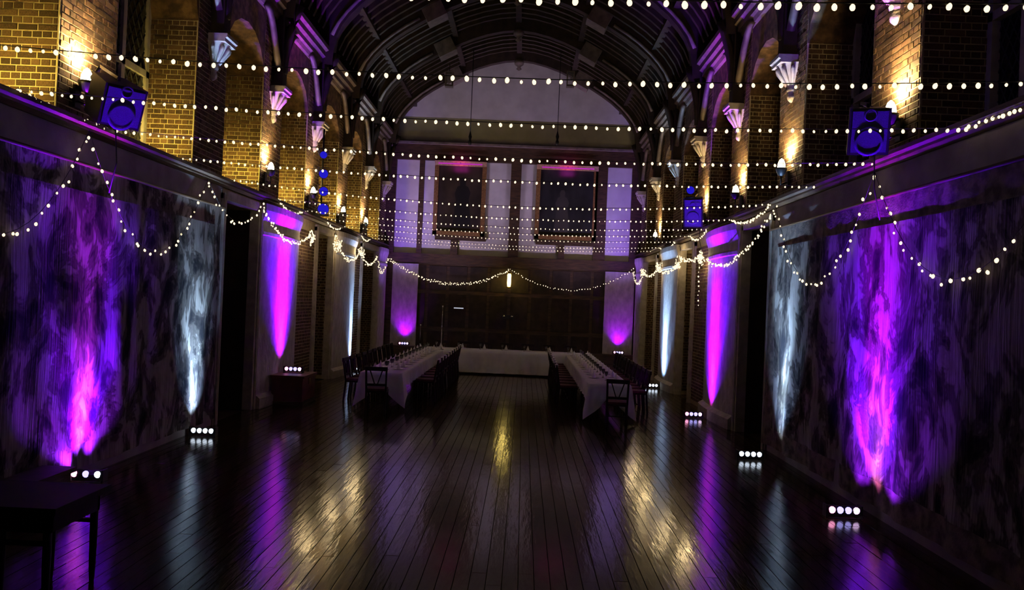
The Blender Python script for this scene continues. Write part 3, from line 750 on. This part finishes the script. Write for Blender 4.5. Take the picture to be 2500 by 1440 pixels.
for k, (yy, dpx) in enumerate(ROWS):
    zc = 4.10 if dpx is None else 2.35 + dpx * yy / F
    zl, zr = 4.27, 4.19; ze = (zl + zr) / 2; a, b = Vector((XL + .12, yy + .1, zl)), Vector((XR - .12, yy - .1, zr)); ends.append((a, b))
    string('string_light', sagline(a, b, (ze - zc)), 'taut overhead string of warm bulbs across the hall, %s from the top of the picture' % ORD[k], 'overhead strings of bulbs', single=(k < 6), size=1.0 if k < 3 else (.95 if k < 6 else .85))
# runs along the ledge joining two strings
for s, prs in ((-1, ((2, 3), (6, 7), (8, 9), (10, 11))), (1, ((1, 2), (5, 6), (7, 8), (9, 10)))):
    for n_, (i, j) in enumerate(prs):
        a, b = (ends[i][0], ends[j][0]) if s < 0 else (ends[i][1], ends[j][1])
        string('string_light', sagline(a, b, .16 if i > 4 else .02, 10), 'loose run of warm bulbs along the %s ledge, %s from the camera' % ('left' if s < 0 else 'right', ORD[n_]), 'bulb runs along the ledges', spacing=.085, single=False, jit=.015)
# swags on the walls: pixel triples (start, lowest, end) on the wall plane
def parab(p0, pm, p1, n=18):
    p0, pm, p1 = Vector(p0), Vector(pm), Vector(p1); out = []
    # parameter of the lowest point along the chord
    ch_ = p1 - p0; tm = max(.2, min(.8, (pm - p0).dot(Vector((ch_.x, ch_.y, 0))) / max(1e-6, ch_.x ** 2 + ch_.y ** 2)))
    base = p0.lerp(p1, tm); dz = pm.z - base.z; k = dz / (tm * (1 - tm))
    for i in range(n + 1):
        t = i / n; q = p0.lerp(p1, t); q.z += k * t * (1 - t); out.append(q)
    return out
def wswag(s, a, m_, b, lab, single, jit=.03, spacing=.15, off=.16):
    X = wx(s, -(off if off < .4 else .26)); string('string_light', parab(on_wall(*a, X), on_wall(*m_, X), on_wall(*b, X)), lab, 'swags of bulbs along the walls', spacing=spacing, single=single, jit=jit, hang=.05)
wswag(-1, (-330, 150), (-60, 560), (218, 318), 'swag of bulbs at the left picture edge, on the tapestry', True)
wswag(-1, (218, 318), (388, 612), (508, 436), 'deep swag of bulbs over the middle of the left tapestry', True)
wswag(-1, (508, 436), (585, 542), (640, 495), 'swag of bulbs over the dark opening left of the violet pilaster', True)
wswag(-1, (640, 495), (712, 588), (757, 570), 'swag of bulbs across the violet left pilaster', False, .03, .06, .42)
wswag(-1, (826, 596), (858, 632), (881, 612), 'swag of bulbs across the pale blue left pilaster', False, .03, .06, .42)
wswag(-1, (881, 612), (906, 642), (921, 622), 'short swag of bulbs past the pale blue left pilaster', False, .03, .06)
wswag(-1, (921, 622), (931, 662), (947, 627), 'short deep swag of bulbs in the far left corner', False, .03, .06)
wswag(1, (2135, 418), (2300, 678), (2690, 195), 'swag of bulbs over the right tapestry at the picture edge', True)
wswag(1, (2135, 418), (1975, 690), (1893, 500), 'deep swag of bulbs over the far end of the right tapestry', True)
wswag(1, (1893, 500), (1770, 642), (1712, 620), 'swag of bulbs over the dark opening right of the violet pilaster', True, .03, .08)
wswag(1, (1712, 622), (1685, 632), (1655, 625), 'short swag of bulbs past the violet right pilaster', False, .04, .06)
wswag(1, (1655, 640), (1628, 662), (1604, 652), 'swag of bulbs across the pale blue right pilaster', False, .03, .06, .42)
wswag(1, (1604, 655), (1585, 672), (1570, 660), 'short swag of bulbs past the pale blue right pilaster', False, .03, .06)
wswag(1, (1570, 660), (1555, 690), (1546, 655), 'short deep swag of bulbs in the far right corner', False, .03, .06)
X = wx(1, -.2); string('string_light', [on_wall(1707, 622, X), on_wall(1706, 690, X), on_wall(1704, 752, X)], 'single strand of bulbs hanging straight down beside the violet right pilaster', None, spacing=.11, single=True, jit=.01)
ye = YE - .35
string('string_light', parab(at_y(948, 627, ye), at_y(1100, 690, ye), at_y(1245, 656, ye)), 'dense swag of bulbs across the left half of the end wall', None, spacing=.032, single=False, jit=.035, hang=.06)
string('string_light', parab(at_y(1247, 656, ye), at_y(1400, 707, ye), at_y(1548, 655, ye)), 'sparse swag of bulbs across the right half of the end wall', None, spacing=.10, single=False, jit=.03)
# bundles of spare bulbs wound round the hooks
for px, py, s, lab in ((757, 575, -1, 'bright bundle of bulbs at the far edge of the violet left pilaster'), (826, 600, -1, 'bright bundle of bulbs before the pale blue left pilaster'), (881, 614, -1, 'bright bundle of bulbs after the pale blue left pilaster'),
                       (1708, 622, 1, 'bright bundle of bulbs at the far edge of the violet right pilaster'), (1655, 640, 1, 'large bright bundle of bulbs before the pale blue right pilaster'), (1606, 653, 1, 'bright bundle of bulbs after the pale blue right pilaster'), (1570, 662, 1, 'bright bundle of bulbs in the far right corner')):
    p = on_wall(px, py, wx(s, -.2)); pts = [p + Vector((brng.gauss(0, .05), brng.gauss(0, .10), brng.gauss(0, .09))) for _ in range(14)]
    o = string('light_bundle', pts, lab, 'bundles of bulbs on the hooks', spacing=.045, single=False, jit=.02)
    lamp('bundle_glow', 'POINT', (1, .72, .34), 11, Vector((-s * .1, 0, -.05)), o, None, radius=.08)
# lantern under the middle of the end swag
p = at_y(1243, 684, ye)
t = empty('hanging_lantern', p); tag(t, 'glowing yellow lantern hung at the middle of the end wall', 'lantern')
MB().lathe([(0, -.25), (.06, -.24), (.075, -.1), (.07, .1), (.075, .2), (.04, .26), (0, .27)], 12).build('glass_tube', M['lantern_glow'], t)
MB().lathe([(0, -.30), (.09, -.29), (.09, -.25), (.02, -.24)], 10).build('base', M['brass'], t); MB().lathe([(.09, .25), (.08, .29), (.02, .36), (0, .36)], 10).build('cap', M['brass'], t)
MB().tube([(0, 0, .35), (0, .15, .5), (0, .34, .5)], .012, 6).build('bracket', M['black'], t)
lamp('lantern_light', 'POINT', (1, .72, .12), 5, (0, -.2, 0), t, None, radius=.1)

# ------------------------------------------------------------------ loudspeakers and stage lights
def speaker(p, s, lab, sx=.44, sz=.68, sy=.40, yaw=0.0, tilt=-18, grp=None):
    t = empty('loudspeaker', p); tag(t, lab, 'loudspeaker', grp)
    hd = empty('cabinet_pivot', (0, 0, 0)); hd.parent = t; bpy.data.objects.remove(hd)
    rot = Matrix.Rotation(yaw, 4, 'Z') @ Matrix.Rotation(R(tilt), 4, 'X')
    def part(mb, name, m):
        mb.v = [tuple(rot @ Vector(v)) for v in mb.v]; return mb.build(name, M[m], t)
    a, b = sx / 2, sx / 2 * .78
    part(MB().hexa([(-a, 0, -sz / 2), (-a, 0, sz / 2), (-b, sy, -sz / 2), (-b, sy, sz / 2), (a, 0, -sz / 2), (a, 0, sz / 2), (b, sy, -sz / 2), (b, sy, sz / 2)]), 'cabinet', 'black')
    part(MB().box(-a + .03, a - .03, -.02, 0, -sz / 2 + .03, sz / 2 - .03), 'grille', 'grille')
    part(MB().lathe([(.15, -.022), (.145, -.032), (.12, -.026)], 20, (0, 0, -.11), 'y'), 'woofer_ring', 'grille')
    part(MB().lathe([(.07, -.022), (.065, -.032), (.05, -.026)], 16, (0, 0, .18), 'y'), 'horn_ring', 'grille')
    part(MB().bar((0, sy * .5, -sz / 2 - .04), (0, sy * .5, sz / 2 + .04), .03).bar((0, sy * .5, sz / 2 + .03), (0, sy + .25, sz / 2 + .03), .035), 'yoke_bracket', 'black')
    MB().tube([tuple(rot @ Vector((0, sy + .25, sz / 2 + .03))), (s * (abs(wx(s, .0) - p.x) - .03), .45, .25)], .02, 6).build('wall_arm', M['black'], t)
    MB().tube([tuple(rot @ Vector((a * .6, sy, -.1))), (s * .25, .4, -.55), (s * .35, .45, -.9)], .008, 5).build('speaker_cable', M['wire'], t)
    return t
p = at_y(300, 262, 8.7); speaker(p, -1, 'dark loudspeaker on a bracket above the left tapestry', sx=.46, sz=.46, sy=.5, yaw=R(52), tilt=24)
p = at_y(2122, 322, 8.7); speaker(p, 1, 'blue-lit loudspeaker on a bracket above the right tapestry', sx=.42, sz=.50, sy=.42, yaw=R(-14), tilt=16)
p = at_y(1692, 520, 18.6); speaker(p, 1, 'small distant loudspeaker above the violet right pilaster', yaw=R(-20), tilt=14)
# their faces catch blue light from a small stage lamp on each opposite bracket
def parcan(p, s, lab, aim, glow=1.0, power=0, r=.1):
    t = empty('stage_light', p); tag(t, lab, 'stage light', 'blue stage lights')
    q = Vector(aim).to_track_quat('Z', 'Y').to_matrix().to_4x4()
    def part(mb, name, m): mb.v = [tuple(q @ Vector(v)) for v in mb.v]; return mb.build(name, M[m], t)
    part(MB().lathe([(r * .5, -.24), (r, -.16), (r, .06), (r * .92, .06), (r * .92, .03)], 14), 'can', 'black')
    part(MB().lathe([(0, .04), (r * .6, .036), (r * .92, .02)], 14), 'lens', 'blue_lens')
    part(MB().tube([(-r - .02, 0, -.05), (-r - .02, .14, -.08), (r + .02, .14, -.08), (r + .02, 0, -.05)], .012, 5), 'yoke', 'black')
    if power: lamp('blue_beam', 'SPOT', (.04, .02, 1), power, Vector(aim).normalized() * .1, t, Vector(aim), 60, 1, .05)
    return t
for k, (px, py, r) in enumerate(((790, 378, .09), (790, 424, .115), (790, 467, .115), (789, 510, .14))):
    p = at_y(px, py, 18.9); parcan(p, -1, 'blue stage light on the left lighting pole, %s from its top' % ORD[k], (.25, -1, -.2), r=r)
pl = at_y(797, 440, 19.1); t = empty('lighting_pole', (pl.x - .12, 19.15, LEDGE)); tag(t, 'black lighting pole on the ledge above the left wall', 'lighting pole')
MB().tube([(0, 0, 0), (0, 0, 2.1)], .025, 8).build('pole', M['black'], t); MB().box(-.25, .2, -.05, .05, 0, .05).build('foot', M['black'], t)
p = at_y(1686, 464, 18.9); parcan(p, 1, 'single blue stage light high on the right wall', (-.25, -1, -.2), r=.1)
p = Vector((XL + .5, 6.0, 5.6)); parcan(p, -1, 'blue stage light near the camera on the left wall', Vector((3.7, 8.6, 4.4)) - p, power=65)
p = Vector((XR - .5, 6.0, 5.6)); parcan(p, 1, 'blue stage light near the camera on the right wall', Vector((-4.6, 8.6, 4.3)) - p, power=65)

# ------------------------------------------------------------------ tables and cloths
def cloth_skirt(x0, x1, y0, y1, z, base, corner, near=True):
    """cloth with a short drop that runs down to points at the corners"""
    mb = MB(); P = []
    cs = [(x0, y0), (x1, y0), (x1, y1), (x0, y1)]
    for k in range(4):
        a, b = Vector(cs[k]), Vector(cs[(k + 1) % 4]); L = (b - a).length; n = max(10, int(L / .07)); d = (b - a) / L; nr = Vector((d.y, -d.x))
        for i in range(n):
            u = i / n * L; e = min(u, L - u); P.append((a + d * u, nr, e, u + k * 3.7, (nr + Vector((-d.y, d.x)) * 0)))
    n = len(P); rings = 7; vs = []
    vs += [(p[0].x, p[0].y, z) for p in P]
    for r_ in range(1, rings + 1):
        t = r_ / rings
        for (p, nr, e, u, _) in P:
            c = max(0, 1 - e / .34); drop = base + (corner - base) * c
            cen = Vector(((x0 + x1) / 2, (y0 + y1) / 2)); out = nr
            if e < .2:
                dg = Vector((1 if p.x > cen.x else -1, 1 if p.y > cen.y else -1)).normalized(); out = (nr * (e / .2) + dg * (1 - e / .2)).normalized()
            w = (.012 + .03 * t + .12 * t * c) + .022 * t * math.sin(u * 13) + .012 * t * math.sin(u * 31)
            vs.append((p.x + out.x * w, p.y + out.y * w, z - drop * t))
    fs = [tuple(range(n))]
    for r_ in range(rings):
        for i in range(n): fs.append((r_ * n + i, r_ * n + (i + 1) % n, (r_ + 1) * n + (i + 1) % n, (r_ + 1) * n + i))
    mb.add(vs, fs, True); return mb
def table(x0, x1, y0, y1, lab, clab, base, corner):
    cx, cy = (x0 + x1) / 2, (y0 + y1) / 2
    t = empty('trestle_table', (cx, cy, 0)); tag(t, lab, 'table', 'banquet tables set in a U')
    MB().box(x0 - cx, x1 - cx, y0 - cy, y1 - cy, .72, .75).build('tabletop', M['oak'], t)
    n = max(2, int(max(x1 - x0, y1 - y0) / 2.2)); lx = (x1 - x0) > (y1 - y0)
    for i in range(n + 1):
        for q in (-1, 1):
            f = -.5 + .06 + (1 - .12) * i / n
            pos = ((x1 - x0) * f, q * (y1 - y0) * .4) if lx else (q * (x1 - x0) * .4, (y1 - y0) * f)
            MB().box(pos[0] - .025, pos[0] + .025, pos[1] - .025, pos[1] + .025, 0, .72).build('leg', M['oak'], t)
    c = cloth_skirt(x0 - .02, x1 + .02, y0 - .02, y1 + .02, .755, base, corner).build('tablecloth', M['cloth']); tag(c, clab, 'tablecloth')
table(-3.28, -2.47, 16.4, 24.7, 'long trestle table on the left of the U', 'white cloth over the long left table', .30, .70)
table(1.40, 2.20, 15.95, 24.7, 'long trestle table on the right of the U', 'white cloth over the long right table', .30, .70)
table(-3.28, 2.20, 25.0, 25.8, 'head table across the far end of the U', 'white cloth hanging to the floor over the head table', .70, .73)

def make_chair():
    r = empty('dining_chair')
    MB().box(-.21, .21, -.2, .22, .42, .46).build('seat_frame', M['chairwood'], r)
    st = MB().box(-.2, .2, -.19, .21, .46, .50).build('seat', M['maroon'], r)
    for x in (-.19, .19):
        MB().bar((x, .19, 0), (x, .19, .43), .035).build('leg', M['chairwood'], r)
        MB().bar((x, -.23, 0), (x, -.19, .45), .035).build('leg', M['chairwood'], r)
        MB().bar((x, -.19, .44), (x * 1.05, -.27, .93), .035).build('back_post', M['chairwood'], r)
    MB().bar((-.22, -.27, .90), (.22, -.27, .90), .03, .08).build('top_rail', M['chairwood'], r)
    MB().bar((-.19, -.215, .58), (.19, -.215, .58), .025, .05).build('lower_rail', M['chairwood'], r)
    MB().bar((-.03, -.22, .60), (-.12, -.265, .87), .02, .05, (0, 1, 0)).build('splat', M['chairwood'], r)
    MB().bar((.03, -.22, .60), (.12, -.265, .87), .02, .05, (0, 1, 0)).build('splat', M['chairwood'], r)
    MB().bar((-.19, .0, .2), (.19, .0, .2), .02).build('stretcher', M['chairwood'], r)
    return r
proto = None
def chair(x, y, rz, lab, grp=None, white_top=False):
    global proto
    if proto is None: c = proto = make_chair()
    else:
        c = copy_tree(proto)
        for ch_ in list(c.children):
            if ch_.name.startswith('chair_tie'): bpy.data.objects.remove(ch_)
    c.location = (x, y, 0); c.rotation_euler = (0, 0, rz); c['label'] = lab; c['category'] = 'chair'
    if 'group' in c: del c['group']
    if grp: c['group'] = grp
    if white_top: MB().box(-.10, .10, -.30, -.24, .88, .955).build('chair_tie', M['napkin'], c)  # small white block over the middle of the top rail
    return c
p = at_y(921, 940, 15.9); chair(p.x, 15.9, R(4), 'dark wooden chair at the near end of the left table', 'chairs at the table ends')
p = on_z(1498, 1015, 0); chair(1.88, 15.42, R(-5), 'dark wooden chair at the near end of the right table', 'chairs at the table ends')
for i in range(10):
    yy = 18.1 + i * .68
    chair(-2.13, yy, R(90) + rng.uniform(-.06, .06), 'dark white-tied chair, %s from the camera, inner side of left table' % ORD[i], 'chairs on the inner side of the left table', True)
    chair(1.08, yy, R(-90) + rng.uniform(-.06, .06), 'dark white-tied chair, %s from the camera, inner side of right table' % ORD[i], 'chairs on the inner side of the right table', True)
for i in range(12):
    if i == 10: break
    yy = 17.6 + i * .68
    chair(-3.62, yy, R(-90) + rng.uniform(-.06, .06), 'dark chair, %s from the camera on the wall side of the left table' % ORD[i], 'chairs on the wall side of the left table')
    chair(2.56, yy, R(90) + rng.uniform(-.06, .06), 'dark chair, %s from the camera on the wall side of the right table' % ORD[i], 'chairs on the wall side of the right table')
for i in range(7):
    chair(-2.6 + i * .7, 26.15, R(180) + rng.uniform(-.05, .05), 'dark red chair behind the head table, %s from the left' % ORD[i], 'chairs behind the head table')

# place settings
plate_me = MB().lathe([(0, .006), (.075, .004), (.085, .010), (.125, .018), (.127, .014), (.08, .0), (0, 0)], 14).mesh('plate'); plate_me.materials.append(M['china'])
glass_me = MB().lathe([(0, 0), (.032, .002), (.032, .005), (.005, .010), (.004, .085), (.02, .105), (.036, .14), (.034, .19), (.031, .19), (.033, .14), (.018, .108), (0, .10)], 9).mesh('wine_glass'); glass_me.materials.append(M['glass'])
nap_me = MB().lathe([(.05, 0), (.045, .04), (.02, .10), (.004, .15)], 7).mesh('napkin'); nap_me.materials.append(M['napkin'])
def setting(x, y, dx, dy, where, nth, row):
    for nm, me, off, cat, lab in (('plate', plate_me, (0, 0), 'plate', 'white plate, %s from the %s of the %s' % (nth, row, where)), ('napkin', nap_me, (0, 0), 'napkin', 'folded white napkin, %s from the %s of the %s' % (nth, row, where)), ('wine_glass', glass_me, (.22 * dx + .12 * dy, .22 * dy + .12 * dx), 'glass', 'clear wine glass, %s from the %s of the %s' % (nth, row, where))):
        o = link(nm, me, None, None, (x + off[0], y + off[1], .757 + (.012 if nm == 'napkin' else 0)), (0, 0, rng.uniform(0, 3))); tag(o, lab, cat, '%s on the %s' % ({'plate': 'plates', 'napkin': 'napkins', 'glass': 'wine glasses'}[cat], where))
for i in range(12):
    yy = 16.9 + i * .68
    setting(-3.1, yy, 1, 0, 'left table', ORD[i], 'near end on the wall side'); setting(2.02, yy, -1, 0, 'right table', ORD[i], 'near end on the wall side')
    if i < 11: setting(-2.65, yy + .34, -1, 0, 'left table', ORD[i], 'near end on the inner side'); setting(1.58, yy + .34, 1, 0, 'right table', ORD[i], 'near end on the inner side')
for i in range(7): setting(-2.6 + i * .7, 25.62, 0, -1, 'head table', ORD[i], 'left end')
# two slim metal stands on and beside the left table
for (px, pt, pb, yy, zb, lab) in ((1077, 750, 846, 24.6, .757, 'slim pale metal stand on the far end of the left table'), (1025, 795, 838, 26.6, 0, 'slim short metal stand behind the left table')):
    a = at_y(px, pb, yy); tp = at_y(px + 2, pt, yy)
    t = empty('metal_stand', (a.x, yy, zb)); tag(t, lab, 'stand')
    MB().lathe([(0, 0), (.10, .0), (.10, .015), (.02, .03), (0, .03)], 12).build('base', M['chrome'], t)
    MB().tube([(0, 0, .02), (0, 0, (tp.z - zb) * .55)], .013, 6).build('lower_pole', M['chrome'], t)
    MB().tube([(0, 0, (tp.z - zb) * .54), (0, 0, tp.z - zb)], .009, 6).build('upper_pole', M['chrome'], t)
    MB().lathe([(.016, (tp.z - zb) * .53), (.02, (tp.z - zb) * .55), (.016, (tp.z - zb) * .57)], 8).build('collar', M['chrome'], t)
    MB().lathe([(0, 0), (.02, .015), (.02, .04), (0, .055)], 8, (0, 0, tp.z - zb)).build('tip', M['china'], t)
# small fittings on the end wall
p = at_y(1120, 752, YE - .14); t = empty('wall_light_bar', p); tag(t, 'short pale light bar on the dark end wall', 'wall light')
MB().box(-.19, .19, -.05, .0, -.035, .035).build('housing', M['black'], t); MB().box(-.18, .18, -.065, -.05, -.02, .02).build('diffuser', emit('bar_glow', (.8, .85, 1), .55), t)
p = at_y(1240, 774, YE - .14); t = empty('wall_plaque', p); tag(t, 'small dull metal plaque in the middle of the end wall', 'plaque')
MB().box(-.22, .22, -.02, .04, -.08, .08).build('plate', M['black'], t)
for q in (-.15, .15): MB().lathe([(0, -.03), (.04, -.025), (.05, 0)], 8, (q, -.02, .02), 'y').build('screw_cap', M['chrome'], t)
p = on_wall(584, 458, wx(-1, 0)); t = empty('sensor', p); tag(t, 'tiny sensor with a green light by the left ledge', 'sensor')
MB().box(0, .06, -.05, .05, -.04, .04).build('case', M['black'], t); MB().lathe([(0, .02), (.018, .01), (.02, 0)], 8, (.06, 0, 0), 'x').build('indicator', M['green_led'], t)

# ------------------------------------------------------------------ bench and side table at the near left
t = empty('bench', (XL + .10, 7.8, 0)); tag(t, 'low dark wooden bench against the left tapestry', 'bench')
MB().box(.05, .42, -1.5, .8, .30, .35).build('seat', M['oak'], t)
for yy in (-1.3, -.3, .65): MB().box(.08, .38, yy - .04, yy + .04, 0, .30).build('leg', M['oak'], t)
MB().box(.36, .39, -1.4, .75, .18, .30).build('apron', M['oak'], t)
t = empty('side_table', (-3.95, 5.95, 0)); tag(t, 'dark side table standing at the lower left corner', 'table')
MB().box(-.75, .72, -.38, .38, .70, .75).build('tabletop', M['chairwood'], t)
MB().box(-.68, .66, -.33, -.30, .56, .70).box(-.68, .66, .30, .33, .56, .70).box(.63, .66, -.33, .33, .56, .70).box(-.68, -.65, -.33, .33, .56, .70).build('apron', M['chairwood'], t)
for x in (-.65, .30, .63):
    for y in (-.31, .31):
        MB().tube([(x, y, 0), (x, y, .1), (x, y, .4), (x, y, .6)], [.018, .025, .03, .03], 8).build('leg', M['chairwood'], t)
MB().bar((.30, -.31, .48), (.63, -.31, .48), .03).bar((.30, .31, .48), (.63, .31, .48), .03).build('stretcher', M['chairwood'], t)
